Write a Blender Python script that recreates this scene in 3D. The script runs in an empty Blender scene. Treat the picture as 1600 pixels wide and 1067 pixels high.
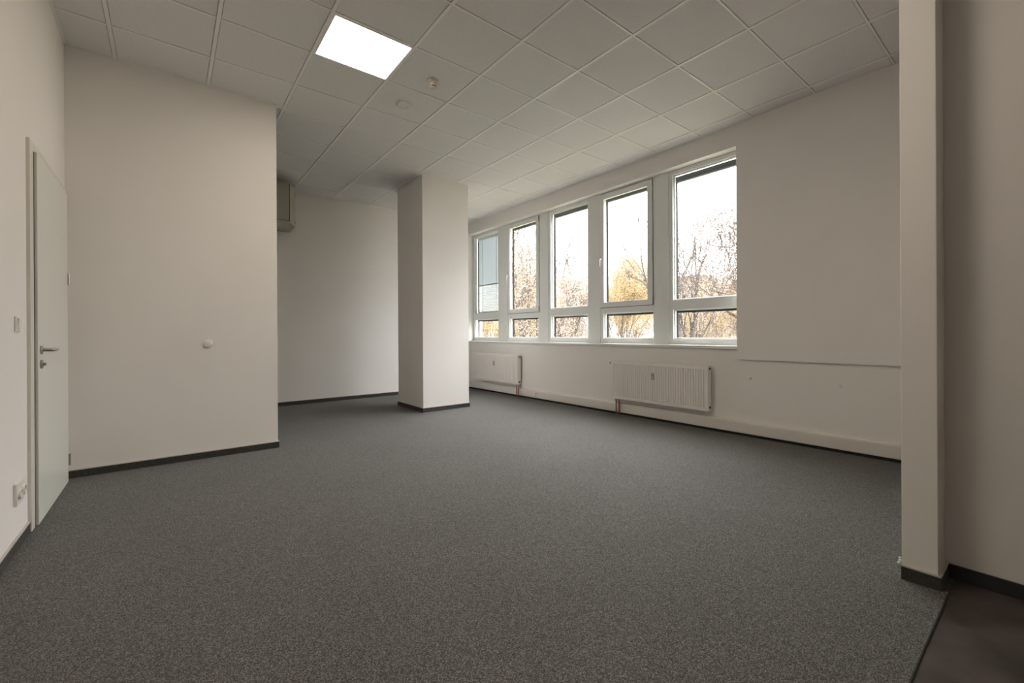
import bpy, bmesh, math, random
import numpy as np
from mathutils import Vector, Matrix

C = bpy.data.collections.new('office')
bpy.context.scene.collection.children.link(C)
scene = bpy.context.scene

# ------------------------------------------------------------------ camera
YAW, PITCH, ROLL = 0.6689, -0.0004, -0.0052
cam = bpy.data.cameras.new('camera')
cam.sensor_fit = 'HORIZONTAL'; cam.sensor_width = 36.0
cam.lens = 679.64 / 1600 * 36.0
cam.shift_y = -12.165 / 1600
cam.clip_start = 0.02; cam.clip_end = 500
co = bpy.data.objects.new('camera', cam); C.objects.link(co)
f = Vector((math.sin(YAW) * math.cos(PITCH), math.cos(YAW) * math.cos(PITCH), math.sin(PITCH)))
r = Vector((math.cos(YAW), -math.sin(YAW), 0)); u = r.cross(f)
cr, sr = math.cos(ROLL), math.sin(ROLL)
r2 = cr * r + sr * u; u2 = -sr * r + cr * u
m = Matrix((r2, u2, -f)).transposed().to_4x4()
m.translation = Vector((-0.9623, -3.3202, 1.1672))
co.matrix_world = m
scene.camera = co

# ------------------------------------------------------------------ light
w = bpy.data.worlds.new('overcast_sky'); scene.world = w; w.use_nodes = True
bg = w.node_tree.nodes['Background']
bg.inputs[0].default_value = (1.0, 0.972, 1.0, 1)
_t = w.node_tree.nodes.new('ShaderNodeTexCoord'); _s = w.node_tree.nodes.new('ShaderNodeSeparateXYZ'); _m = w.node_tree.nodes.new('ShaderNodeMapRange')
w.node_tree.links.new(_t.outputs['Generated'], _s.inputs[0]); w.node_tree.links.new(_s.outputs['Z'], _m.inputs['Value'])
_m.interpolation_type = 'SMOOTHSTEP'                      # overcast sky: palest low down, brightest overhead
_m.inputs['From Min'].default_value = 0.08; _m.inputs['From Max'].default_value = 0.70
_m.inputs['To Min'].default_value = 3.6; _m.inputs['To Max'].default_value = 15.6
w.node_tree.links.new(_m.outputs['Result'], bg.inputs[1])
LAMP = 13.0            # radiance of the lit ceiling panel and the added unseen one
scene.view_settings.view_transform = 'Standard'
scene.view_settings.look = 'None'
scene.view_settings.gamma = 1.0
scene.view_settings.use_curve_mapping = False
scene.view_settings.exposure = 0.67

# ------------------------------------------------------------------ materials
def mat(name, col, rough=0.6, metal=0.0, spec=0.5, noise=None, bump=None, emit=None, strength=0, trans=0):
    m = bpy.data.materials.new(name); m.use_nodes = True
    nt = m.node_tree; b = nt.nodes['Principled BSDF']
    b.inputs['Base Color'].default_value = (*col, 1)
    b.inputs['Roughness'].default_value = rough
    b.inputs['Metallic'].default_value = metal
    b.inputs['Specular IOR Level'].default_value = spec
    if emit:
        b.inputs['Emission Color'].default_value = (*emit, 1)
        b.inputs['Emission Strength'].default_value = strength
    tc = nt.nodes.new('ShaderNodeTexCoord')
    if noise:                       # (scale, detail, colour a, colour b)
        n = nt.nodes.new('ShaderNodeTexNoise'); n.inputs['Scale'].default_value = noise[0]
        n.inputs['Detail'].default_value = noise[1]
        nt.links.new(tc.outputs['Object'], n.inputs['Vector'])
        cr = nt.nodes.new('ShaderNodeValToRGB')
        lo, hi = noise[4] if len(noise) > 4 else (0.35, 0.65)
        cr.color_ramp.elements[0].position = lo; cr.color_ramp.elements[1].position = hi
        cr.color_ramp.elements[0].color = (*noise[2], 1); cr.color_ramp.elements[1].color = (*noise[3], 1)
        nt.links.new(n.outputs['Fac'], cr.inputs['Fac'])
        nt.links.new(cr.outputs['Color'], b.inputs['Base Color'])
    if bump:                        # (scale, strength, distance)
        n = nt.nodes.new('ShaderNodeTexNoise'); n.inputs['Scale'].default_value = bump[0]
        n.inputs['Detail'].default_value = 3
        nt.links.new(tc.outputs['Object'], n.inputs['Vector'])
        bp = nt.nodes.new('ShaderNodeBump'); bp.inputs['Strength'].default_value = bump[1]
        bp.inputs['Distance'].default_value = bump[2]
        nt.links.new(n.outputs['Fac'], bp.inputs['Height'])
        nt.links.new(bp.outputs['Normal'], b.inputs['Normal'])
    return m

WALL = (0.80, 0.765, 0.725)
M = {}
M['wall'] = mat('wall_paint', WALL, 0.75, spec=0.3, noise=(1.3, 3, (0.845, 0.812, 0.775), (0.87, 0.838, 0.80)), bump=(260, 0.12, 0.002))
M['tile'] = mat('mineral_tile', (0.66, 0.65, 0.63), 0.9, spec=0.1, noise=(120, 4, (0.74, 0.725, 0.71), (0.79, 0.775, 0.76)), bump=(420, 0.25, 0.001))
M['grid'] = mat('ceiling_profile', (0.86, 0.84, 0.82), 0.28, spec=0.6)
M['void'] = mat('plenum', (0.10, 0.10, 0.10), 0.9)
M['pvc'] = mat('window_plastic', (0.80, 0.82, 0.80), 0.32, spec=0.5)
M['sill'] = mat('sill_laminate', (0.80, 0.79, 0.77), 0.35)
M['rad'] = mat('radiator_enamel', (0.84, 0.80, 0.76), 0.35)
M['gap'] = mat('dark_gap', (0.02, 0.02, 0.02), 0.9)
M['gasket'] = mat('dark_gasket', (0.012, 0.012, 0.013), 0.7, spec=0.2)
M['blindrail'] = mat('blind_rail', (0.115, 0.125, 0.125), 0.6, spec=0.2)
M['blindstrip'] = mat('blind_strip', (0.012, 0.012, 0.012), 0.7, spec=0.1)
M['slat'] = mat('blind_slat', (0.55, 0.60, 0.62), 0.4)
M['copper'] = mat('copper_pipe', (0.30, 0.10, 0.065), 0.4, metal=0.5)
M['chrome'] = mat('brushed_nickel', (0.42, 0.40, 0.37), 0.3, metal=1.0)
M['plastic'] = mat('white_plastic', (0.80, 0.78, 0.72), 0.35)
M['cream'] = mat('cream_plastic', (0.74, 0.68, 0.58), 0.4)
M['meter'] = mat('meter_plastic', (0.50, 0.48, 0.44), 0.5)
M['greyplastic'] = mat('grey_plastic', (0.30, 0.30, 0.29), 0.5)
M['door'] = mat('door_laminate', (0.76, 0.76, 0.70), 0.28, noise=(0.8, 2, (0.75, 0.75, 0.69), (0.77, 0.77, 0.71)))
M['frame'] = mat('door_frame_steel', (0.72, 0.70, 0.63), 0.35)
M['unit'] = mat('unit_casing_shaded', (0.36, 0.345, 0.27), 0.45)  # dark olive tone: shadow on the unit put into its colour
M['unit_dark'] = mat('unit_casing_side', (0.44, 0.42, 0.34), 0.5)
M['trunk'] = mat('trunking_plastic', (0.78, 0.74, 0.69), 0.4)
M['cap'] = mat('skirting_lip', (0.52, 0.50, 0.46), 0.4)
M['bark'] = mat('bark', (0.05, 0.045, 0.04), 0.9, spec=0.1, noise=(6, 4, (0.04, 0.035, 0.032), (0.08, 0.07, 0.062)))
M['plaster_out'] = mat('render_outside', (0.10, 0.095, 0.09), 0.9)
M['roof'] = mat('roof_slate', (0.05, 0.047, 0.045), 0.8)
M['houseglass'] = mat('dark_glazing', (0.05, 0.06, 0.07), 0.15)

def carpet_mat(name, dark, mid, light, k=1.0):
    m = bpy.data.materials.new(name); m.use_nodes = True
    nt = m.node_tree; b = nt.nodes['Principled BSDF']
    b.inputs['Roughness'].default_value = 0.85
    b.inputs['Specular IOR Level'].default_value = 0.25
    b.inputs['Sheen Weight'].default_value = 0.08
    b.inputs['Sheen Roughness'].default_value = 0.5
    b.inputs['Sheen Tint'].default_value = (0.8, 0.85, 0.9, 1)
    tc = nt.nodes.new('ShaderNodeTexCoord')
    v = nt.nodes.new('ShaderNodeTexVoronoi'); v.inputs['Scale'].default_value = 320 * k
    nt.links.new(tc.outputs['Object'], v.inputs['Vector'])
    n = nt.nodes.new('ShaderNodeTexNoise'); n.inputs['Scale'].default_value = 165 * k; n.inputs['Detail'].default_value = 5
    n.inputs['Roughness'].default_value = 0.75
    nt.links.new(tc.outputs['Object'], n.inputs['Vector'])
    sep = nt.nodes.new('ShaderNodeSeparateColor'); nt.links.new(v.outputs['Color'], sep.inputs[0])
    mx = nt.nodes.new('ShaderNodeMix'); mx.data_type = 'FLOAT'; mx.inputs[0].default_value = 0.45
    nt.links.new(sep.outputs[0], mx.inputs[2]); nt.links.new(n.outputs['Fac'], mx.inputs[3])
    cr = nt.nodes.new('ShaderNodeValToRGB'); e = cr.color_ramp.elements
    e[0].position = 0.12; e[0].color = (*dark, 1); e[1].position = 0.88; e[1].color = (*light, 1)
    x = cr.color_ramp.elements.new(0.5); x.color = (*mid, 1)
    nt.links.new(mx.outputs[0], cr.inputs['Fac'])
    # broad wear patches
    n2 = nt.nodes.new('ShaderNodeTexNoise'); n2.inputs['Scale'].default_value = 1.6; n2.inputs['Detail'].default_value = 4
    nt.links.new(tc.outputs['Object'], n2.inputs['Vector'])
    mr = nt.nodes.new('ShaderNodeMapRange'); mr.inputs['To Min'].default_value = 0.88; mr.inputs['To Max'].default_value = 1.12
    nt.links.new(n2.outputs['Fac'], mr.inputs['Value'])
    mm = nt.nodes.new('ShaderNodeMix'); mm.data_type = 'RGBA'; mm.blend_type = 'MULTIPLY'; mm.inputs[0].default_value = 1
    nt.links.new(cr.outputs['Color'], mm.inputs[6]); nt.links.new(mr.outputs['Result'], mm.inputs[7])
    nt.links.new(mm.outputs[2], b.inputs['Base Color'])
    bp = nt.nodes.new('ShaderNodeBump'); bp.inputs['Strength'].default_value = 0.5; bp.inputs['Distance'].default_value = 0.004
    nt.links.new(mx.outputs[0], bp.inputs['Height']); nt.links.new(bp.outputs['Normal'], b.inputs['Normal'])
    return m
M['carpet'] = carpet_mat('grey_loop_carpet', (0.026, 0.024, 0.021), (0.088, 0.084, 0.077), (0.33, 0.315, 0.29))
M['skirting'] = carpet_mat('carpet_skirting', (0.02, 0.019, 0.017), (0.05, 0.047, 0.042), (0.10, 0.096, 0.09))
M['vinyl'] = mat('slate_vinyl', (0.06, 0.05, 0.05), 0.42, noise=(4.5, 7, (0.030, 0.023, 0.020), (0.105, 0.088, 0.082), (0.3, 0.72)))
M['vinylskirt'] = mat('vinyl_skirting', (0.035, 0.036, 0.036), 0.4)

def glass():
    m = bpy.data.materials.new('pane_glass'); m.use_nodes = True; nt = m.node_tree
    for n in list(nt.nodes): nt.nodes.remove(n)
    o = nt.nodes.new('ShaderNodeOutputMaterial'); t = nt.nodes.new('ShaderNodeBsdfTransparent')
    t.inputs[0].default_value = (0.93, 0.95, 0.94, 1)
    g = nt.nodes.new('ShaderNodeBsdfGlossy'); g.inputs['Roughness'].default_value = 0.0
    fr = nt.nodes.new('ShaderNodeFresnel'); 
    ge = nt.nodes.new('ShaderNodeNewGeometry'); mi = nt.nodes.new('ShaderNodeMapRange')      # same reflectance entering and leaving the pane
    mi.inputs['To Min'].default_value = 1.45; mi.inputs['To Max'].default_value = 1 / 1.45
    nt.links.new(ge.outputs['Backfacing'], mi.inputs['Value']); nt.links.new(mi.outputs['Result'], fr.inputs[0])
    mx = nt.nodes.new('ShaderNodeMixShader')
    nt.links.new(fr.outputs[0], mx.inputs[0]); nt.links.new(t.outputs[0], mx.inputs[1]); nt.links.new(g.outputs[0], mx.inputs[2])
    nt.links.new(mx.outputs[0], o.inputs[0])
    return m
M['glass'] = glass()

def leafmat(name, a, b2):
    m = bpy.data.materials.new(name); m.use_nodes = True; nt = m.node_tree
    for n in list(nt.nodes): nt.nodes.remove(n)
    o = nt.nodes.new('ShaderNodeOutputMaterial')
    d = nt.nodes.new('ShaderNodeBsdfDiffuse'); t = nt.nodes.new('ShaderNodeBsdfTranslucent'); mx = nt.nodes.new('ShaderNodeMixShader')
    mx.inputs[0].default_value = 0.35
    tc = nt.nodes.new('ShaderNodeTexCoord'); n = nt.nodes.new('ShaderNodeTexNoise'); n.inputs['Scale'].default_value = 3.5; n.inputs['Detail'].default_value = 9; n.inputs['Roughness'].default_value = 0.8
    cr = nt.nodes.new('ShaderNodeValToRGB'); cr.color_ramp.elements[0].position = 0.38; cr.color_ramp.elements[1].position = 0.62
    cr.color_ramp.elements[0].color = (*a, 1); cr.color_ramp.elements[1].color = (*b2, 1)
    nt.links.new(tc.outputs['Object'], n.inputs['Vector']); nt.links.new(n.outputs['Fac'], cr.inputs['Fac'])
    for s in (d, t): nt.links.new(cr.outputs['Color'], s.inputs['Color'])
    nt.links.new(d.outputs[0], mx.inputs[1]); nt.links.new(t.outputs[0], mx.inputs[2]); nt.links.new(mx.outputs[0], o.inputs[0])
    return m
M['leaf_gold'] = leafmat('golden_leaves', (0.17, 0.13, 0.095), (0.42, 0.315, 0.155))
M['leaf_brown'] = leafmat('brown_leaves', (0.05, 0.04, 0.034), (0.17, 0.13, 0.105))
M['leaf_pale'] = leafmat('pale_leaves', (0.15, 0.12, 0.10), (0.42, 0.34, 0.27))
M['hedge'] = leafmat('hedge_leaves', (0.18, 0.18, 0.14), (0.34, 0.31, 0.22))
M['ground'] = mat('leafy_lawn', (0.09, 0.09, 0.06), 0.95, noise=(0.7, 6, (0.07, 0.08, 0.05), (0.14, 0.11, 0.07)))

# ------------------------------------------------------------------ helpers
class MB:
    """collects shapes, then links them as one mesh object"""
    def __init__(s): s.bm = bmesh.new()
    def box(s, x0, y0, z0, x1, y1, z1, bevel=0):
        b = bmesh.new(); bmesh.ops.create_cube(b, size=1)
        for v in b.verts:
            v.co = Vector(((x0 + x1) / 2 + v.co.x * (x1 - x0), (y0 + y1) / 2 + v.co.y * (y1 - y0), (z0 + z1) / 2 + v.co.z * (z1 - z0)))
        if bevel: bmesh.ops.bevel(b, geom=b.edges[:], offset=bevel, segments=2, affect='EDGES', profile=0.6)
        s.merge(b); return s
    def merge(s, b):
        me = bpy.data.meshes.new('t'); b.to_mesh(me); b.free(); s.bm.from_mesh(me); bpy.data.meshes.remove(me)
    def tube(s, pts, rad, n=12, cap=True):
        pts = [Vector(p) for p in pts]; rings = []
        rad = rad if isinstance(rad, (list, tuple)) else [rad] * len(pts)
        prev = None
        for i, p in enumerate(pts):
            t = (pts[min(i + 1, len(pts) - 1)] - pts[max(i - 1, 0)]).normalized()
            a = prev if prev is not None else (Vector((0, 0, 1)) if abs(t.z) < 0.9 else Vector((1, 0, 0)))
            x = (a - t * a.dot(t)).normalized(); y = t.cross(x); prev = x
            rings.append([s.bm.verts.new(p + (x * math.cos(k * 2 * math.pi / n) + y * math.sin(k * 2 * math.pi / n)) * rad[i]) for k in range(n)])
        for a, b in zip(rings, rings[1:]):
            for k in range(n): s.bm.faces.new((a[k], a[(k + 1) % n], b[(k + 1) % n], b[k]))
        if cap:
            s.bm.faces.new(list(reversed(rings[0]))); s.bm.faces.new(rings[-1])
        return s
    def lathe(s, origin, axis, prof, n=32):
        """prof: list of (distance along axis, radius)"""
        o = Vector(origin); t = Vector(axis).normalized()
        a = Vector((0, 0, 1)) if abs(t.z) < 0.9 else Vector((1, 0, 0))
        x = (a - t * a.dot(t)).normalized(); y = t.cross(x); rings = []
        for d, rr in prof:
            if rr < 1e-6: rings.append([s.bm.verts.new(o + t * d)])
            else: rings.append([s.bm.verts.new(o + t * d + (x * math.cos(k * 2 * math.pi / n) + y * math.sin(k * 2 * math.pi / n)) * rr) for k in range(n)])
        for a, b in zip(rings, rings[1:]):
            for k in range(n):
                k2 = (k + 1) % n
                vs = [a[k % len(a)], a[k2 % len(a)], b[k2 % len(b)], b[k % len(b)]]
                vs = list(dict.fromkeys(vs))
                if len(vs) > 2: s.bm.faces.new(vs)
        return s
    def prism(s, poly, axis, a, b):
        """poly: 2D outline; axis 'x','y','z': extruded from a to b"""
        def P(p, h):
            return {'x': Vector((h, p[0], p[1])), 'y': Vector((p[0], h, p[1])), 'z': Vector((p[0], p[1], h))}[axis]
        A = [s.bm.verts.new(P(p, a)) for p in poly]; B = [s.bm.verts.new(P(p, b)) for p in poly]
        n = len(poly)
        for k in range(n): s.bm.faces.new((A[k], A[(k + 1) % n], B[(k + 1) % n], B[k]))
        s.bm.faces.new(list(reversed(A))); s.bm.faces.new(B)
        return s
    def build(s, name, material, parent=None, smooth=False):
        bmesh.ops.recalc_face_normals(s.bm, faces=s.bm.faces[:])
        me = bpy.data.meshes.new(name); s.bm.to_mesh(me); s.bm.free()
        me.materials.append(material)
        if smooth:
            for p in me.polygons: p.use_smooth = True
            try: me.set_sharp_from_angle(angle=math.radians(40))
            except Exception: pass
        o = bpy.data.objects.new(name, me); C.objects.link(o)
        if parent:
            o.parent = parent; o.matrix_parent_inverse = Matrix.Translation(parent.location).inverted()
        return o

def empty(name, loc=(0, 0, 0)):
    o = bpy.data.objects.new(name, None); o.empty_display_size = 0.1; o.location = loc; C.objects.link(o); return o
def tag(o, label=None, cat=None, group=None, kind=None):
    if label: o['label'] = label
    if cat: o['category'] = cat
    if group: o['group'] = group
    if kind: o['kind'] = kind
    return o
def struct(o, label, cat): return tag(o, label, cat, kind='structure')

# ------------------------------------------------------------------ room shell
H = 3.546
XL, XR, YB, YF = -1.621, 4.15, 4.618, -6.2
XS = 1.955            # side wall beside the camera
TV, TU, BW = 0.6544, 0.600, 0.026
OY0, OY1, OZ0, OZ1 = -1.10, 4.66, 0.985, 3.302      # window opening

struct(MB().box(XL - 0.3, -3.0, -0.12, XR + 0.0, 4.80, 0.0).build('floor', M['carpet']), 'speckled grey loop-pile carpet covering the office floor', 'floor')
struct(MB().box(XL - 0.3, YF - 0.1, -0.12, XS + 0.1, -3.0, -0.004).build('floor', M['vinyl']), 'dark slate-look vinyl flooring in the lower right corner', 'floor')
struct(MB().prism([(-3.005, -0.004), (-3.005, 0.0005), (-3.0025, 0.0012), (-2.9995, 0.0005), (-2.9995, -0.004)], 'x', XL, 1.76).build('trim_1', M['gap']), 'thin dark joint strip between carpet and vinyl', 'trim')

struct(MB().box(XL - 0.2, YF, 0, XL, YB + 0.3, H + 0.1).build('wall_left', M['wall']), 'off-white left wall holding the white door', 'wall')
struct(MB().box(XL, 1.726, 0, -0.074, 1.846, H + 0.1).build('wall_partition', M['wall']), 'wide off-white partition jutting out right of the door', 'wall')
b = MB().box(XL, YB, 0, 3.1, YB + 0.3, H + 0.1).box(3.1, 4.80, 0, XR + 0.35, 4.95, H + 0.1)
struct(b.build('wall_back', M['wall']), 'far off-white wall behind the square column', 'wall')
b = MB().box(XR, YF, 0, XR + 0.35, 4.95, OZ0).box(XR, YF, OZ1, XR + 0.35, 4.95, H + 0.1)
b.box(XR, YF, OZ0, XR + 0.35, OY0, OZ1).box(XR, OY1, OZ0, XR + 0.35, 4.95, OZ1)
struct(b.build('wall_window', M['wall']), 'long off-white wall with the row of five windows', 'wall')
struct(MB().box(XR - 0.034, -2.845, 0.862, XR - 0.004, -1.022, H, 0.0015).build('wall_panel', M['wall']), 'large flat off-white board on the wall right of the windows', 'wall')
wf = MB().box(1.76, -2.970, 0, XR, -2.845, H + 0.1, 0.004).build('wall_front', M['wall'])
struct(wf, 'narrow off-white wall end standing on the right edge of the carpet', 'wall')
b = MB()
for (x_, y_, z_, r_) in ((1.757, -2.842, 0.082, 0.008), (1.752, -2.838, 0.070, 0.009), (1.758, -2.840, 0.094, 0.006)):
    b.lathe((x_, y_, z_ - r_), (0.2, 0.1, 1), [(0, 0), (r_ * 0.4, r_ * 0.8), (r_ * 1.1, r_), (r_ * 1.7, r_ * 0.6), (r_ * 2, 0)], 10)
tag(b.build('plaster_crumb', M['pvc'], wf, True), 'small white plaster crumbs', kind='stuff')
struct(MB().box(XS, YF, 0, XS + 0.15, -2.970, H + 0.1).build('wall_right', M['wall']), 'shaded off-white wall at the right edge of the view', 'wall')
struct(MB().box(XL - 0.2, YF - 0.15, 0, XS + 0.15, YF, H + 0.1).build('wall_entry', M['wall']), 'plain off-white wall behind the viewpoint', 'wall')
CX0, CX1, CY0, CY1 = 2.0126, 2.8167, 2.5813, 3.470
struct(MB().box(CX0, CY0, 0, CX1, CY1, H + 0.05, 0.003).build('wall_column', M['wall']), 'square off-white column standing free in the room', 'column')

# skirting boards: dark carpet strip with a pale lip
def skirting(name, runs, label, m=None, h=0.060, lip=True):
    b = MB(); c = MB()
    for (x0, y0, x1, y1, nx, ny) in runs:           # a straight run and its outward normal
        t = 0.011
        X0, X1 = sorted((x0, x1)); Y0, Y1 = sorted((y0, y1))
        if nx: X0, X1 = sorted((x0, x0 + nx * t))
        if ny: Y0, Y1 = sorted((y0, y0 + ny * t))
        b.box(X0, Y0, 0, X1, Y1, h)
        if nx: X0, X1 = sorted((x0, x0 + nx * (t + 0.002)))
        if ny: Y0, Y1 = sorted((y0, y0 + ny * (t + 0.002)))
        c.box(X0, Y0, h, X1, Y1, h + 0.007, 0.001)
    o = b.build(name, m or M['skirting'])
    if lip: c.build('lip', M['cap'], o)
    else: c.bm.free()
    struct(o, label, 'baseboard')
t = 0.011
skirting('baseboard_left', [(XL, -3.0, XL, 0.49, 1, 0)], 'dark carpet skirting along the left wall before the door')
skirting('baseboard_partition', [(XL, 1.726, -0.074 + t, 1.726, 0, -1), (-0.074, 1.726, -0.074, 1.846, 1, 0)], 'dark carpet skirting along the foot of the wide partition')
skirting('baseboard_back', [(XL, YB, 3.1, YB, 0, -1)], 'dark carpet skirting along the far wall')
skirting('baseboard_column', [(CX0 - t, CY0, CX1 + t, CY0, 0, -1), (CX0, CY0, CX0, CY1, -1, 0), (CX1, CY0, CX1, CY1, 1, 0), (CX0 - t, CY1, CX1 + t, CY1, 0, 1)], 'dark carpet skirting round the square column')
skirting('baseboard_front', [(1.76, -2.970 - t, 1.76, -2.845, -1, 0), (1.76, -2.970, XS, -2.970, 0, -1)], 'dark carpet skirting round the narrow wall end at right')
skirting('baseboard_right', [(XS, YF, XS, -2.970 - t, -1, 0)], 'smooth dark skirting along the right edge wall', M['vinylskirt'], 0.062, False)

# ceiling: slab above, mineral tiles, flat main profiles
ceil = MB().box(XL - 0.2, YF - 0.1, H + 0.03, XR + 0.35, 4.95, H + 0.15).build('ceiling', M['void'])
struct(ceil, 'suspended ceiling of grey square tiles in a metal grid', 'ceiling')
tb = MB(); gb = MB()
YC = 4.80
lamp_cell = {(0, 0), (0, -4)}
for v in range(-3, 7):
    x0, x1 = v * TV + BW / 2 + 0.003, (v + 1) * TV - BW / 2 - 0.003
    x0, x1 = max(x0, XL), min(x1, XR)
    if x1 - x0 < 0.03: continue
    for k in range(-11, 9):
        y0, y1 = k * TU + 0.011, (k + 1) * TU - 0.011
        y0, y1 = max(y0, YF), min(y1, YC)
        if y1 - y0 < 0.02 or (v, k) in lamp_cell: continue
        tb.box(x0, y0, H, x1, y1, H + 0.018, 0.0025)
for v in range(-2, 7):
    x = v * TV
    gb.box(x - BW / 2, YF, H - 0.004, x + BW / 2, YC, H + 0.02, 0.001)
for k in range(-10, 8):
    gb.box(XL, k * TU - 0.008, H - 0.0035, XR, k * TU + 0.008, H + 0.019, 0.001)
gb.box(XL, YF, H - 0.003, XL + 0.02, 1.726, H + 0.002).box(XR - 0.02, YF, H - 0.003, XR, YC, H + 0.002)
gb.box(XL, 1.706, H - 0.003, -0.054, 1.726, H + 0.002)
gb.box(XL, YB - 0.02, H - 0.003, 3.1, YB, H + 0.002)
tb.build('tile', M['tile'], ceil); gb.build('grid_profile', M['grid'], ceil)

# ------------------------------------------------------------------ windows
XF = 4.27              # inner face of the fixed frames
bays = [(3.737, 4.600), (2.536, 3.380), (1.349, 2.203), (0.165, 1.039), (-1.010, -0.135)]
UP = [(1.60, 3.245), (1.60, 3.245), (1.60, 3.245), (1.60, 3.245), (1.60, 3.245)]
FW = 0.055
def ring(b, x0, x1, ya, yb, za, zb, w0, bev=0.003):
    """picture frame: outer rectangle ya..yb, za..zb with bar width w0"""
    b.box(x0, ya, za, x1, ya + w0, zb, bev).box(x0, yb - w0, za, x1, yb, zb, bev)
    b.box(x0, ya + w0, za, x1, yb - w0, za + w0, bev).box(x0, ya + w0, zb - w0, x1, yb - w0, zb, bev)
wl = ['fifth and farthest window, its blind let down', 'narrow opening window beside the one with lowered blind', 'middle window of the row, fixed glazing', 'opening window with white lever, second nearest', 'nearest and largest-looking window beside the wall board']
for i, (y0, y1) in enumerate(bays):
    root = empty('window_%d' % (i + 1), (XF, (y0 + y1) / 2, OZ0))
    struct(root, wl[i], 'window')
    b = MB(); ya, yb = y0 - FW, y1 + FW
    if i == 0: yb = OY1
    if i == 4: ya = OY0
    b.box(XF, ya, 1.012, XF + 0.07, y0, OZ1, 0.003).box(XF, y1, 1.012, XF + 0.07, yb, OZ1, 0.003)
    b.box(XF, y0, 1.012, XF + 0.07, y1, 1.090, 0.003).box(XF, y0, 3.245, XF + 0.07, y1, OZ1, 0.003)
    b.box(XF, y0, 1.468, XF + 0.07, y1, 1.60, 0.003)
    # bevelled glazing bead
    for (za, zb) in ((1.090, 1.468), (1.60, 3.245)):
        b.box(XF + 0.03, y0, za, XF + 0.06, y0 + 0.012, zb, 0.002).box(XF + 0.03, y1 - 0.012, za, XF + 0.06, y1, zb, 0.002)
        b.box(XF + 0.03, y0 + 0.012, za, XF + 0.06, y1 - 0.012, za + 0.012, 0.002).box(XF + 0.03, y0 + 0.012, zb - 0.012, XF + 0.06, y1 - 0.012, zb, 0.002)
    b.build('frame', M['pvc'], root)
    MB().box(XF + 0.045, y0 + 0.006, 1.096, XF + 0.05, y1 - 0.006, 1.462).build('pane', M['glass'], root)
    if i in (1, 3):
        s0, s1 = (2.578, 3.335) if i == 1 else (0.248, 1.010)
        z0, z1 = 1.637, 3.205
        sash = MB(); ring(sash, XF - 0.016, XF + 0.03, s0 - 0.082, s1 + 0.082, z0 - 0.082, z1 + 0.078, 0.080, 0.004)
        so = sash.build('sash', M['pvc'], root)
        g = MB(); ring(g, XF - 0.004, XF + 0.0, s0 - 0.088, s1 + 0.088, z0 - 0.088, z1 + 0.084, 0.010, 0)
        g.build('gasket', M['gasket'], so)
        MB().box(XF + 0.012, s0 - 0.004, z0 - 0.004, XF + 0.018, s1 + 0.004, z1 + 0.004).build('pane', M['glass'], so)
        hb = MB(); hy = s1 + 0.045; hz = 2.300
        hb.box(XF - 0.026, hy - 0.014, hz - 0.035, XF - 0.016, hy + 0.014, hz + 0.035, 0.003)
        hb.tube([(XF - 0.024, hy, hz), (XF - 0.045, hy, hz), (XF - 0.058, hy + 0.002, hz - 0.012), (XF - 0.060, hy + 0.003, hz - 0.045), (XF - 0.058, hy + 0.004, hz - 0.115)], [0.009, 0.009, 0.010, 0.009, 0.007], 10)
        tag(hb.build('handle', M['plastic'], so, True), 'white lever handle')
        hg = MB()
        hg.tube([(XF - 0.020, s0 - 0.090, z0 - 0.070), (XF - 0.020, s0 - 0.090, z0 + 0.02)], 0.008, 10).tube([(XF - 0.020, s0 - 0.090, z1 - 0.02), (XF - 0.020, s0 - 0.090, z1 + 0.06)], 0.008, 10)
        hg.build('hinge', M['greyplastic'] if i == 3 else M['greyplastic'], so, True)
    else:
        MB().box(XF + 0.045, y0 + 0.006, 1.606, XF + 0.05, y1 - 0.006, 3.239).build('pane', M['glass'], root)
    # exterior guide rails of the blind, dark against the sky
for i, (a, bq) in enumerate(zip(bays[1:], bays)):          # cover boards between the windows
    ya, yb = a[1] + FW, bq[0] - FW
    if i in (0,): ya += 0.0
    struct(MB().box(XF - 0.012, ya + 0.001, 1.012, XF + 0.09, yb - 0.001, OZ1 - 0.001, 0.002).build('trim_%d' % (i + 2), M['pvc']), 
           ['mullion board between the farthest two windows', 'mullion board left of the middle window', 'mullion board right of the middle window', 'wide mullion board left of the nearest window'][i], 'trim')
# outside cladding behind the frames so no light leaks
struct(MB().box(XR - 0.030, OY0 + 0.076, 0.976, XF + 0.07, 4.617, 1.012, 0.006).build('window_sill', M['sill']), 'long white window sill under the five windows', 'window sill')
struct(MB().box(XF + 0.07, OY0, 0.96, XR + 0.42, OY1, 0.985, 0.004).build('trim_6', M['sill']), 'pale outer ledge beyond the window frames', 'trim')

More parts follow.
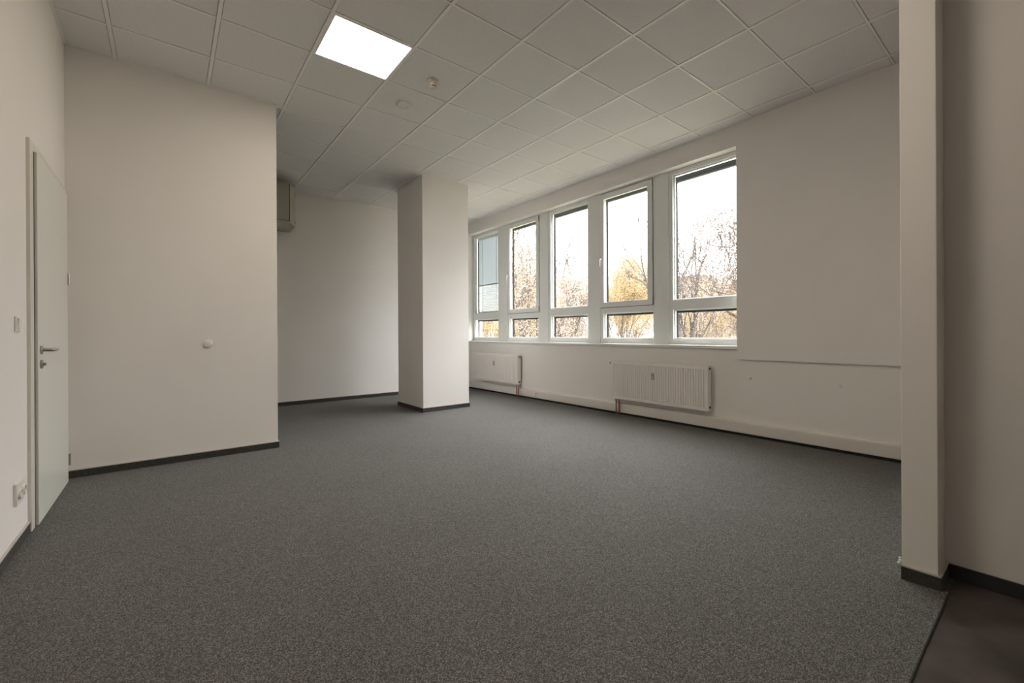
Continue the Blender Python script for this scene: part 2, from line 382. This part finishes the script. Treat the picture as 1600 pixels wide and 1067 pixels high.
# ------------------------------------------------------------------ blinds
place = ['farthest window', 'narrow opening window next to the lowered blind', 'middle window', 'opening window second nearest', 'nearest window']
place2 = ['the farthest window', 'the narrow opening window', 'the middle window', 'the second nearest window', 'the nearest window']
def blind(y0, y1, ztop, zbot, slats, label, cat, group, h=0.074, m='blindrail'):
    """exterior venetian blind: head rail, guide rails, slats down to a bottom rail"""
    x = XF + 0.115
    root = tag(empty('venetian_blind', (x, (y0 + y1) / 2, ztop)), label, cat, group)
    hd = MB().box(x - 0.022, y0 - 0.02, ztop - h, x + 0.030, y1 + 0.02, ztop, 0.004)
    hd.build('head_rail', M['pvc'] if slats else M[m], root)
    for yy in (y0 - 0.012, y1 + 0.012):
        MB().box(x - 0.012, yy - 0.011, zbot, x + 0.014, yy + 0.011, ztop - h).build('guide_rail', M['gasket'], root)
    if slats:
        s = MB(); n = slats; zt = ztop - h; dz = (zt - zbot - 0.03) / n
        for k in range(n):
            z = zt - dz * (k + 0.5); q = 0.44 if z > 2.2 else 0.34
            s.prism([(x - 0.013, z + dz * q), (x - 0.011, z + dz * (q + .04)), (x + 0.015, z - dz * (q - .04)), (x + 0.013, z - dz * q)], 'y', y0, y1)
        tag(s.build('slat', M['slat'], root), 'pale blue-grey closed slats')
        MB().box(x - 0.016, y0, zbot + 0.0, x + 0.016, y1, zbot + 0.022, 0.003).build('bottom_rail', M['blindstrip'], root)
        MB().box(x - 0.022, y0, 2.195, x - 0.012, y1, 2.215).build('middle_rail', M['greyplastic'], root)
        MB().box(x - 0.017, y0 + 0.16, zbot, x - 0.0145, y0 + 0.17, zt).box(x - 0.017, y1 - 0.17, zbot, x - 0.0145, y1 - 0.16, zt).build('ladder_tape', M['greyplastic'], root)
for i, (y0, y1) in enumerate(bays):
    a0, a1 = y0 + 0.03, y1 - 0.0
    if i in (1, 3): a0 += 0.02
    blind(a0, a1, 3.243 if i == 4 else 3.262, 1.585, 46 if i == 0 else 0,
          'venetian blind let down over the tall pane of the farthest window' if i == 0 else 'raised dark blind atop the tall pane of ' + place2[i],
          'blind', None if i == 0 else 'raised outside blinds over the tall panes')
    blind(a0, a1, 1.475, 1.080, 0, 'thin dark blind strip over the low pane of ' + place2[i], 'blind', 'raised blinds over the low panes', 0.044, 'blindstrip')

# ------------------------------------------------------------------ radiators
def radiator(y0, y1, label, plug_side):
    z0, z1 = 0.232, 0.772; xf, xb = 4.035, 4.115
    root = tag(empty('radiator', (4.08, (y0 + y1) / 2, z0)), label, 'radiator', 'panel radiators under the windows')
    # corrugated front sheet
    pitch = 0.0333; n = int((y1 - y0 - 0.05) / pitch); s0 = (y0 + y1) / 2 - n * pitch / 2
    b = MB(); b.box(xf, y0 + 0.001, z0, xf + 0.012, y1 - 0.001, z0 + 0.040, 0.003).box(xf, y0 + 0.001, z1 - 0.045, xf + 0.012, y1 - 0.001, z1 - 0.002, 0.003)
    ys = [(y0 + 0.001, 0)]
    for k in range(n):
        a = s0 + k * pitch
        ys += [(a + 0.003, 0), (a + 0.007, 0.009), (a + 0.015, 0.009), (a + 0.019, 0), ]
    ys.append((y1 - 0.001, 0))
    bot = [b.bm.verts.new((xf + d, y, z0 + 0.038)) for y, d in ys]; top = [b.bm.verts.new((xf + d, y, z1 - 0.043)) for y, d in ys]
    for k in range(len(ys) - 1): b.bm.faces.new((bot[k], bot[k + 1], top[k + 1], top[k]))
    b.build('front_panel', M['rad'], root)
    MB().box(xb - 0.012, y0 + 0.004, z0, xb, y1 - 0.004, z1 - 0.01, 0.003).build('rear_panel', M['rad'], root)
    g = MB().box(xf + 0.002, y0, z1 - 0.004, xf + 0.010, y1, z1 + 0.002).box(xb - 0.010, y0, z1 - 0.004, xb - 0.002, y1, z1 + 0.002)
    k = y0 + 0.02
    while k < y1 - 0.02:
        g.box(xf + 0.010, k, z1 - 0.004, xb - 0.010, k + 0.012, z1 - 0.001); k += 0.030
    g.build('top_grille', M['rad'], root)
    for yy, sgn in ((y0, -1), (y1, 1)):
        s = MB().box(xf - 0.001, min(yy, yy - sgn * 0.004), z0 + 0.002, xb, max(yy, yy - sgn * 0.004), z1, 0.001)
        side = s.build('side_cover', M['rad'], root)
        for zz in (z0 + 0.045, z1 - 0.035):
            h = MB(); h.lathe((4.082, yy, zz), (0, sgn, 0), [(0, 0.0), (0, 0.016), (0.0015, 0.016), (0.0015, 0.0)], 20)
            h.build('socket_hole', M['gap'], side)
    v = MB(); vy = y1 if plug_side > 0 else y0; sg = 1 if plug_side > 0 else -1
    v.lathe((4.082, vy, z1 - 0.035), (0, sg, 0), [(0, 0), (0, 0.014), (0.014, 0.014), (0.014, 0.008), (0.020, 0.008), (0.022, 0.016), (0.05, 0.014), (0.052, 0.0)], 20)
    v.build('vent_plug', M['greyplastic'], root, True)
    # heat meter clipped to the front
    my = (y0 + y1) / 2 + 0.02
    mtr = MB().box(xf - 0.026, my - 0.017, 0.545, xf - 0.001, my + 0.017, 0.640, 0.005)
    mo = mtr.build('heat_meter', M['meter'], root)
    MB().box(xf - 0.028, my - 0.010, 0.60, xf - 0.0255, my + 0.010, 0.622).build('display', M['greyplastic'], mo)
    return root, z0
def pipes(root, ys, z0, short):
    for y in ys:
        p = MB().tube([(4.075, y, z0 - 0.02), (4.075, y, -0.01)], 0.0085, 14)
        p.build('copper_pipe', M['copper'], root, True)
    v = MB()
    for y in ys:
        v.tube([(4.075, y, z0 + 0.004), (4.075, y, z0 - 0.012)], 0.012, 12).tube([(4.075, y, z0 - 0.012), (4.075, y, z0 - 0.030)], 0.0155, 6)
    v.box(4.060, min(ys), z0 - 0.010, 4.090, max(ys), z0 + 0.003, 0.002)
    v.build('valve', M['chrome'], root)
r1, z0 = radiator(-0.722, 0.712, 'wide white ribbed radiator under the two nearest windows', 1)
pipes(r1, (0.652, 0.600), z0, False)
r2, z0 = radiator(2.845, 4.250, 'white radiator half hidden by the column under the far windows', -1)
pipes(r2, (2.925, 2.873), z0, False)

# ------------------------------------------------------------------ trunking along the window wall
root = tag(empty('cable_trunking', (4.125, 0.9, 0.02)), 'long white cable trunking along the foot of the window wall', 'cable trunking')
prof = lambda x0: [(XR - 0.001, 0.032), (x0 + 0.004, 0.032), (x0, 0.036), (x0, 0.150), (x0 + 0.012, 0.163), (XR - 0.001, 0.166)]
MB().prism(prof(4.102), 'y', -2.844, 4.79).build('duct_body', M['trunk'], root)
segs = [(-2.80, -1.905), (-1.900, -0.91), (-0.905, 0.56), (0.70, 2.38), (2.44, 2.83), (2.96, 4.60)]
for a, b2 in segs:
    MB().prism([(4.1025, 0.040), (4.099, 0.042), (4.099, 0.138), (4.1025, 0.140)], 'y', a, b2).build('lid', M['trunk'], root)
tag(MB().box(XR - 0.028, -2.844, 0.0, XR - 0.001, 4.79, 0.032).build('shadow_base', M['gap'], root), 'black strip standing in for the shaded gap under the trunking')  # black filler stands in for the shade in the gap below the duct
sk = tag(empty('power_socket', (4.098, 2.40, 0.09)), 'small double socket set into the trunking between the radiators', 'power socket')
MB().box(4.092, 2.385, 0.045, 4.0988, 2.435, 0.135, 0.002).build('plate', M['plastic'], sk)
hh = MB()
for zz in (0.07, 0.11):
    hh.lathe((4.0922, 2.41, zz), (-1, 0, 0), [(0, 0), (0, 0.014), (0.0008, 0.014), (0.0008, 0)], 20)
hh.build('socket_hole', M['greyplastic'], sk)

# ------------------------------------------------------------------ door
XD = -1.604
root = empty('door_1', (XL, 1.07, 0)); struct(root, 'white flush door with a nickel lever in the left wall', 'door')
b = MB()
D0, D1, DZ = 0.490, 1.655, 2.350
b.box(XL - 0.01, D0, 0, XD, D0 + 0.085, DZ, 0.003).box(XL - 0.01, D1 - 0.085, 0, XD, D1, DZ, 0.003).box(XL - 0.01, D0 + 0.085, DZ - 0.06, XD, D1 - 0.085, DZ, 0.003)
b.build('door_frame', M['frame'], root)
MB().box(XL - 0.02, D0 + 0.084, 0, XL + 0.012, D1 - 0.084, DZ - 0.05).build('rebate', M['gap'], root)
MB().box(XL, D0 + 0.084, 0.004, XD + 0.0005, D0 + 0.094, DZ - 0.055).build('gasket', M['gasket'], root)
lf = MB().box(XL - 0.015, D0 + 0.095, 0.006, XD + 0.014, D1 - 0.060, DZ - 0.055, 0.002).build('leaf', M['door'], root)
XH = XD + 0.014; hy = D0 + 0.165
h = MB().lathe((XH, hy, 1.080), (1, 0, 0), [(0, 0), (0, 0.027), (0.008, 0.027), (0.010, 0.024), (0.010, 0.011), (0.012, 0.0105), (0.030, 0.0105)], 28)
h.tube([(XH + 0.028, hy, 1.080), (XH + 0.042, hy + 0.001, 1.080), (XH + 0.053, hy + 0.012, 1.080), (XH + 0.056, hy + 0.035, 1.080), (XH + 0.056, hy + 0.128, 1.080)], [0.0105, 0.0105, 0.0105, 0.0100, 0.0085], 14)
tag(h.build('handle', M['chrome'], root, True), 'brushed nickel lever')
l = MB().lathe((XH, hy, 0.990), (1, 0, 0), [(0, 0), (0, 0.027), (0.008, 0.027), (0.010, 0.024), (0.010, 0.0)], 28)
lo = l.build('lock_rose', M['chrome'], root, True)
MB().box(XH + 0.010, hy - 0.008, 0.982, XH + 0.024, hy + 0.008, 0.999, 0.003).build('cylinder', M['chrome'], lo)

for zz in (0.18, 1.62):
    hg = MB().tube([(XD + 0.018, D1 - 0.052, zz - 0.045), (XD + 0.018, D1 - 0.052, zz + 0.045)], 0.0085, 12)
    hg.box(XD - 0.002, D1 - 0.060, zz - 0.035, XD + 0.018, D1 - 0.044, zz + 0.035, 0.002)
    hg.build('hinge', M['chrome'], root)
# switch and socket left of the door
sw = tag(empty('light_switch', (XL, 0.265, 1.235)), 'small white light switch at waist height left of the door', 'light switch')
MB().box(XL, 0.223, 1.193, XL + 0.010, 0.307, 1.277, 0.003).build('plate', M['plastic'], sw)
MB().prism([(XL + 0.010, 1.205), (XL + 0.011, 1.205), (XL + 0.017, 1.264), (XL + 0.010, 1.264)], 'y', 0.235, 0.295).build('rocker', M['plastic'], sw)
so = tag(empty('double_socket', (XL, 0.26, 0.30)), 'white double wall socket low down left of the door', 'power socket')
MB().box(XL, 0.185, 0.245, XL + 0.014, 0.345, 0.365, 0.004).build('plate', M['plastic'], so)
for yy in (0.225, 0.305):
    k = MB().lathe((XL + 0.014, yy, 0.305), (1, 0, 0), [(0, 0.030), (0.012, 0.028), (0.012, 0.023), (0.002, 0.022), (0.002, 0)], 24)
    ins = k.build('insert', M['plastic'], so, True)
    MB().lathe((XL + 0.0162, yy, 0.316), (1, 0, 0), [(0, 0.003), (0.008, 0.003), (0.008, 0)], 10).build('earth_pin', M['chrome'], ins)

# ------------------------------------------------------------------ small wall fittings
tag(MB().lathe((-0.665, 1.726, 1.085), (0, -1, 0), [(0, 0.040), (0.006, 0.041), (0.012, 0.037), (0.017, 0.028), (0.020, 0.014), (0.021, 0)], 36).build('cable_outlet_cover', M['plastic'], None, True), 'small round white cap in the middle of the wide partition', 'wall cap')
for yy, zz, lb in ((-1.15, 0.652, 'small painted wall plug just right of the wide radiator'), (-1.989, 0.643, 'small painted wall plug farther right, near the wall end')):
    tag(MB().lathe((XR, yy, zz), (-1, 0, 0), [(0, 0.017), (0.003, 0.016), (0.007, 0.011), (0.011, 0.010), (0.012, 0)], 20).build('wall_plug', M['wall'], None, True), lb, 'wall plug', 'painted wall plugs under the wall board')

# ------------------------------------------------------------------ boxy unit behind the partition
root = tag(empty('ceiling_unit', (0.08, 4.4, 2.8)), 'grey-beige boxy appliance high up behind the partition edge', 'air conditioner')
b = MB(); x0, x1 = -0.55, 0.625; z0, z1 = 2.86, 3.49; yb, ym, yf = YB, 4.22, 3.92
b.box(x0, ym, z0, x1, yb, z1, 0.006)
b.build('casing', M['unit_dark'], root)
# bevelled hood: wide at the back, narrower at the front
b = MB(); ch = 0.135
back = [(x0, z0), (x1, z0), (x1, z1), (x0, z1)]; fr = [(x0 + ch, z0 - 0.0), (x1 - ch, z0 - 0.0), (x1 - ch, z1 - 0.02), (x0 + ch, z1 - 0.02)]
A = [b.bm.verts.new((x, ym, z)) for x, z in back]; B = [b.bm.verts.new((x, yf, z)) for x, z in fr]
for k in range(4): b.bm.faces.new((A[k], A[(k + 1) % 4], B[(k + 1) % 4], B[k]))
b.bm.faces.new(B); b.bm.faces.new(list(reversed(A)))
b.build('hood', M['unit_dark'], root)
MB().box(x0 + ch + 0.01, yf - 0.018, z0 + 0.03, x1 - ch - 0.012, yf - 0.004, z1 - 0.05, 0.004).build('front_panel', M['unit'], root)
MB().box(x0 + ch, yf - 0.004, z0 + 0.025, x1 - ch, yf, z1 - 0.045).build('panel_gap', M['gap'], root)
MB().tube([(x0 + 0.12, 4.03, z0 - 0.03), (x1 - 0.17, 4.03, z0 - 0.03)], 0.075, 24).build('outlet_louvre', M['unit_dark'], root, True)
for zz in (z1 - 0.10, z0 + 0.10):
    MB().box(x1 - 0.004, ym + 0.01, zz - 0.035, x1 + 0.006, ym + 0.03, zz + 0.02, 0.002).build('latch', M['gap'], root)
MB().tube([(x1 - 0.02, ym + 0.02, z1 - 0.02), (x1 - 0.0, ym + 0.02, H + 0.01)], 0.006, 8).build('hanger', M['greyplastic'], root)

# ------------------------------------------------------------------ ceiling fittings
LM = mat('lit_diffuser', (0.9, 0.88, 0.8), 0.5, emit=(1.0, 0.87, 0.72), strength=LAMP)
def panel_light(v, k, label):
    x0, x1 = v * TV + 0.0145, (v + 1) * TV - 0.0145
    y0, y1 = k * TU + 0.010, (k + 1) * TU - 0.010
    root = tag(empty('ceiling_light', ((x0 + x1) / 2, (y0 + y1) / 2, H)), label, 'ceiling light')
    b = MB()
    b.box(x0, y0, H - 0.003, x1, y0 + 0.022, H + 0.02, 0.001).box(x0, y1 - 0.003, H - 0.003, x1, y1, H + 0.02, 0.001)
    b.box(x0, y0 + 0.022, H - 0.003, x0 + 0.014, y1 - 0.003, H + 0.02, 0.001).box(x1 - 0.005, y0 + 0.022, H - 0.003, x1, y1 - 0.003, H + 0.02, 0.001)
    b.build('frame', M['grid'], root)
    MB().box(x0 + 0.014, y0 + 0.022, H, x1 - 0.005, y1 - 0.003, H + 0.008).build('diffuser', LM, root)
panel_light(0, 0, 'lit square ceiling light panel in the tile grid')
panel_light(0, -4, 'added square light panel out of view overhead, brightening the right-hand walls')  # unseen panel, added to brighten the walls near the right edge

root = tag(empty('smoke_detector', (1.002, 0.337, H)), 'small cream smoke sensor with dark vents hanging below a tile', 'smoke detector')
MB().lathe((1.002, 0.337, H), (0, 0, -1), [(0, 0.050), (0.022, 0.050), (0.026, 0.046), (0.026, 0.034), (0.045, 0.034), (0.048, 0.031), (0.048, 0)], 36).build('base', M['cream'], root, True)
rb = MB()
for k in range(10):
    a = k * math.pi / 5; cx, cy = 1.002 + 0.027 * math.cos(a), 0.337 + 0.027 * math.sin(a)
    rb.tube([(cx, cy, H - 0.046), (cx, cy, H - 0.068)], 0.0035, 8)
rb.lathe((1.002, 0.337, H - 0.066), (0, 0, -1), [(0, 0.031), (0.006, 0.030), (0.010, 0.020), (0.010, 0)], 28)
rb.build('sensor_cage', M['cream'], root, True)
MB().tube([(1.002, 0.337, H - 0.047), (1.002, 0.337, H - 0.067)], 0.020, 20).build('sensor_core', M['gap'], root, True)
root = tag(empty('ceiling_disc', (0.963, 0.901, H)), 'flat round white disc fixed to a tile near the smoke sensor', 'detector')
MB().lathe((0.963, 0.901, H), (0, 0, -1), [(0, 0.070), (0.014, 0.070), (0.022, 0.064), (0.024, 0.050), (0.020, 0.048), (0.020, 0.0)], 40).build('rim', M['plastic'], root, True)
MB().lathe((0.963, 0.901, H - 0.020), (0, 0, -1), [(0, 0.036), (0.006, 0.034), (0.008, 0.026), (0.008, 0)], 32).build('cap', M['plastic'], root, True)

# ------------------------------------------------------------------ outside
GZ = -4.0
tag(MB().box(4.6, -70, GZ - 0.3, 120, 120, GZ).build('lawn', M['ground']), kind='structure', label='pale leafy ground outside below the windows', cat='ground')

def tree_meshes(seed, h, spread, nleaf, leafsize, clump, depth=5, bare_top=0.0, trunk_r=0.15, first=0.28, R=2.4):
    rnd = random.Random(seed); rs = np.random.RandomState(seed)
    b = MB(); tips = []
    def grow(p, d, L, rr, lev):
        n = 3; pts = [p]; rad = [rr]; q = p.copy(); dd = d.copy()
        for k in range(n):
            dd = (dd + Vector((rnd.gauss(0, .12), rnd.gauss(0, .12), rnd.gauss(0, .07) + 0.03))).normalized()
            q = q + dd * (L / n); pts.append(q.copy()); rad.append(rr * (1 - 0.28 * (k + 1) / n))
        b.tube(pts, [max(q_, 0.012) for q_ in rad], 6 if lev < 2 else (4 if lev < 4 else 3), cap=False)
        if lev >= depth - 2: tips.extend([(x.copy(), lev) for x in pts[1:]])
        if lev >= depth: return
        nb = 3 if lev < 3 else 2
        for k in range(nb + (1 if rnd.random() < .5 else 0)):
            a = rnd.uniform(0, 2 * math.pi); tilt = rnd.uniform(.3, .85) * spread
            s = Vector((math.cos(a), math.sin(a), 0)); s = (s - dd * s.dot(dd)).normalized()
            nd = (dd * math.cos(tilt) + s * math.sin(tilt)); nd.z += 0.10; nd.normalize()
            src = pts[-1] if k < 2 else pts[rnd.choice((1, 2))]
            grow(src.copy(), nd, L * rnd.uniform(.62, .86), rad[-1] * rnd.uniform(.58, .86), lev + 1)
    grow(Vector((0, 0, 0)), Vector((0, 0, 1)), h * first, trunk_r, 0)
    zmax = max(t[0].z for t in tips)
    sc = h / zmax
    T = np.array([[t[0].x, t[0].y, t[0].z] for t in tips]) * sc
    cx, cy = np.median(T[:, 0]), np.median(T[:, 1]); zc = np.median(T[:, 2])
    rr = np.hypot(T[:, 0] - cx, T[:, 1] - cy); k = R / np.percentile(rr, 97)
    def fix(x, y, z):                       # centre the crown over the trunk and set its width
        q = min(z / zc, 1.3); kk = k if z > zc * .5 else 1 + (k - 1) * z / (zc * .5)
        return (x - cx * q) * kk, (y - cy * q) * kk, z
    for v in b.bm.verts:
        v.co *= sc; v.co = fix(*v.co)
    T = np.array([fix(*t) for t in T])
    keep = np.ones(len(T), bool)
    if bare_top: keep = rs.rand(len(T)) > np.clip((T[:, 2] / h - (1 - bare_top)) / bare_top, 0, 1) * 1.0
    T = T[keep]
    idx = rs.randint(0, len(T), nleaf)
    P = T[idx] + rs.normal(0, clump, (nleaf, 3))
    A = rs.normal(0, 1, (nleaf, 3)); A /= np.linalg.norm(A, axis=1)[:, None]
    Bv = rs.normal(0, 1, (nleaf, 3)); Bv -= A * (A * Bv).sum(1)[:, None]; Bv /= np.linalg.norm(Bv, axis=1)[:, None]
    s = leafsize * rs.uniform(.6, 1.2, nleaf)[:, None]
    V = np.stack([P - A * s, P + Bv * s * .55, P + A * s, P - Bv * s * .55], 1).reshape(-1, 3)
    F = np.arange(nleaf * 4).reshape(-1, 4)
    me = bpy.data.meshes.new('foliage'); me.from_pydata(V.tolist(), [], F.tolist()); me.update()
    mb = bpy.data.meshes.new('branches'); b.bm.to_mesh(mb); b.bm.free(); mb.materials.append(M['bark'])
    return mb, me
protos = {
    'full': tree_meshes(3, 9.0, 1.0, 42000, 0.032, 0.22, R=2.6),
    'near': tree_meshes(11, 9.0, 1.0, 17000, 0.029, 0.24, R=1.7, trunk_r=0.12),
    'bush': tree_meshes(31, 6.5, 1.15, 28000, 0.034, 0.35, R=2.9, first=0.10, trunk_r=0.07),
    'bare': tree_meshes(7, 10.0, 0.75, 13000, 0.028, 0.18, bare_top=0.5, R=2.6, trunk_r=0.20),
}
def tree(kind, x, y, h, rot, leaf, label, group='autumn trees outside the windows'):
    mb, me = protos[kind]
    root = tag(empty('autumn_tree', (x, y, GZ)), label, 'tree', group)
    s = h / {'full': 9.0, 'near': 9.0, 'bush': 6.5, 'bare': 10.0, 'thin': 9.0}[kind]
    root.scale = (s, s, s); root.rotation_euler = (0, 0, rot)
    a = bpy.data.objects.new('branches', mb); C.objects.link(a); a.parent = root
    me2 = me.copy(); me2.materials.clear(); me2.materials.append(M[leaf])
    c = bpy.data.objects.new('foliage', me2); C.objects.link(c); c.parent = root
trees = [
    ('near', 10.2, 0.75, 9.6, 0.4, 'leaf_brown', 'brown-leaved tree close outside at the right edge of the nearest window'),
    ('near', 9.6, 9.3, 11.0, 2.0, 'leaf_pale', 'tree filling the narrow second-farthest window to its top'),
    ('bare', 15.5, 6.4, 10.6, 1.0, 'leaf_pale', 'thinly leaved tree with slanting boughs in the nearest window'),
    ('full', 18.0, 11.0, 9.8, 2.6, 'leaf_gold', 'golden tree in the lower half of the second nearest window'),
    ('full', 17.5, 14.4, 9.2, 1.9, 'leaf_pale', 'pale rounded tree left of the golden one'),
    ('full', 27.4, 18.0, 11.0, 1.2, 'leaf_gold', 'taller golden tree standing behind the nearer golden one'),
    ('bare', 20.8, 18.6, 13.3, 4.0, 'leaf_pale', 'tree with bare topmost twigs in the middle window'),
    ('full', 12.6, 12.4, 8.6, 5.0, 'leaf_gold', 'yellow tree low in the middle window'),
    ('full', 11.0, 17.5, 9.0, 0.7, 'leaf_gold', 'golden tree behind the lowered blind'),
    ('full', 22.5, 7.2, 8.6, 3.3, 'leaf_gold', 'yellow tree low behind the slanting boughs'),
    ('bare', 14.6, 1.6, 8.6, 2.2, 'leaf_brown', 'small brown tree low at the right of the nearest window'),
    ('full', 17.5, 22.5, 11.0, 1.1, 'leaf_pale', 'pale tree behind the twiggy tree of the narrow window'),
]
for t_ in trees: tree(*t_)
rnd = random.Random(5)
for k, (ang, dx, kd, h, kind_, lb) in enumerate([
        (0.34, 40, 'full', 10, 'hedge', 'greenish far tree at the right edge of the nearest window'), (0.49, 34, 'full', 9.6, 'leaf_pale', 'pale far tree in front of the distant building'),
        (0.65, 40, 'full', 10, 'leaf_gold', 'yellowish far tree between the two nearest windows'), (0.78, 33, 'full', 9.8, 'leaf_pale', 'pale far tree at the left of the second nearest window'),
        (0.96, 36, 'full', 10.4, 'hedge', 'greenish far tree low in the middle window'), (1.14, 29.5, 'full', 10, 'leaf_pale', 'pale far tree low in the narrow window'),
        (1.42, 28, 'full', 10, 'leaf_gold', 'yellow far tree seen under the lowered blind'),
        (0.42, 47, 'bush', 8.0, 'hedge', 'pale green shrub low at the right of the nearest window'), (0.58, 47.5, 'bush', 8.4, 'leaf_gold', 'yellow shrub low at the left of the nearest window'),
        (0.73, 48.5, 'bush', 7.8, 'leaf_pale', 'pale shrub low at the right of the second nearest window'), (0.86, 50.5, 'bush', 8.6, 'hedge', 'pale green shrub low at the left of the second nearest window'),
        (0.96, 53.5, 'bush', 7.6, 'leaf_gold', 'yellow shrub low at the right of the middle window'), (1.09, 38.5, 'bush', 8.2, 'leaf_pale', 'pale shrub low at the left of the middle window'),
        (1.24, 40, 'bush', 7.6, 'hedge', 'pale green shrub low in the narrow window'), (1.37, 42, 'bush', 8.2, 'leaf_gold', 'yellow shrub low at the left of the narrow window'),
        (1.52, 21.5, 'bush', 7.4, 'leaf_pale', 'pale shrub low in the farthest window')]):       # far belt
    tree(kd, -0.96 + dx, -3.3 + ang * dx, h, k * 1.3, kind_, lb, 'far belt of trees and shrubs')
root = tag(empty('house', (54, 24.5, GZ)), 'far grey building just showing above the trees in the nearest window', 'building')
MB().box(50, 22.0, GZ, 58, 28.0, 6.8).build('wall', M['plaster_out'], root)
MB().prism([(21.6, 6.8), (28.4, 6.8), (26.7, 8.2), (23.3, 8.2)], 'x', 49.6, 58.4).build('roof', M['roof'], root)
for zz in (0.5, 3.2, 5.8):
    for yy in (23.3, 25.0, 26.7):
        MB().box(49.93, yy - 0.45, zz - 0.7, 50.02, yy + 0.45, zz + 0.7).build('window', M['houseglass'], root)
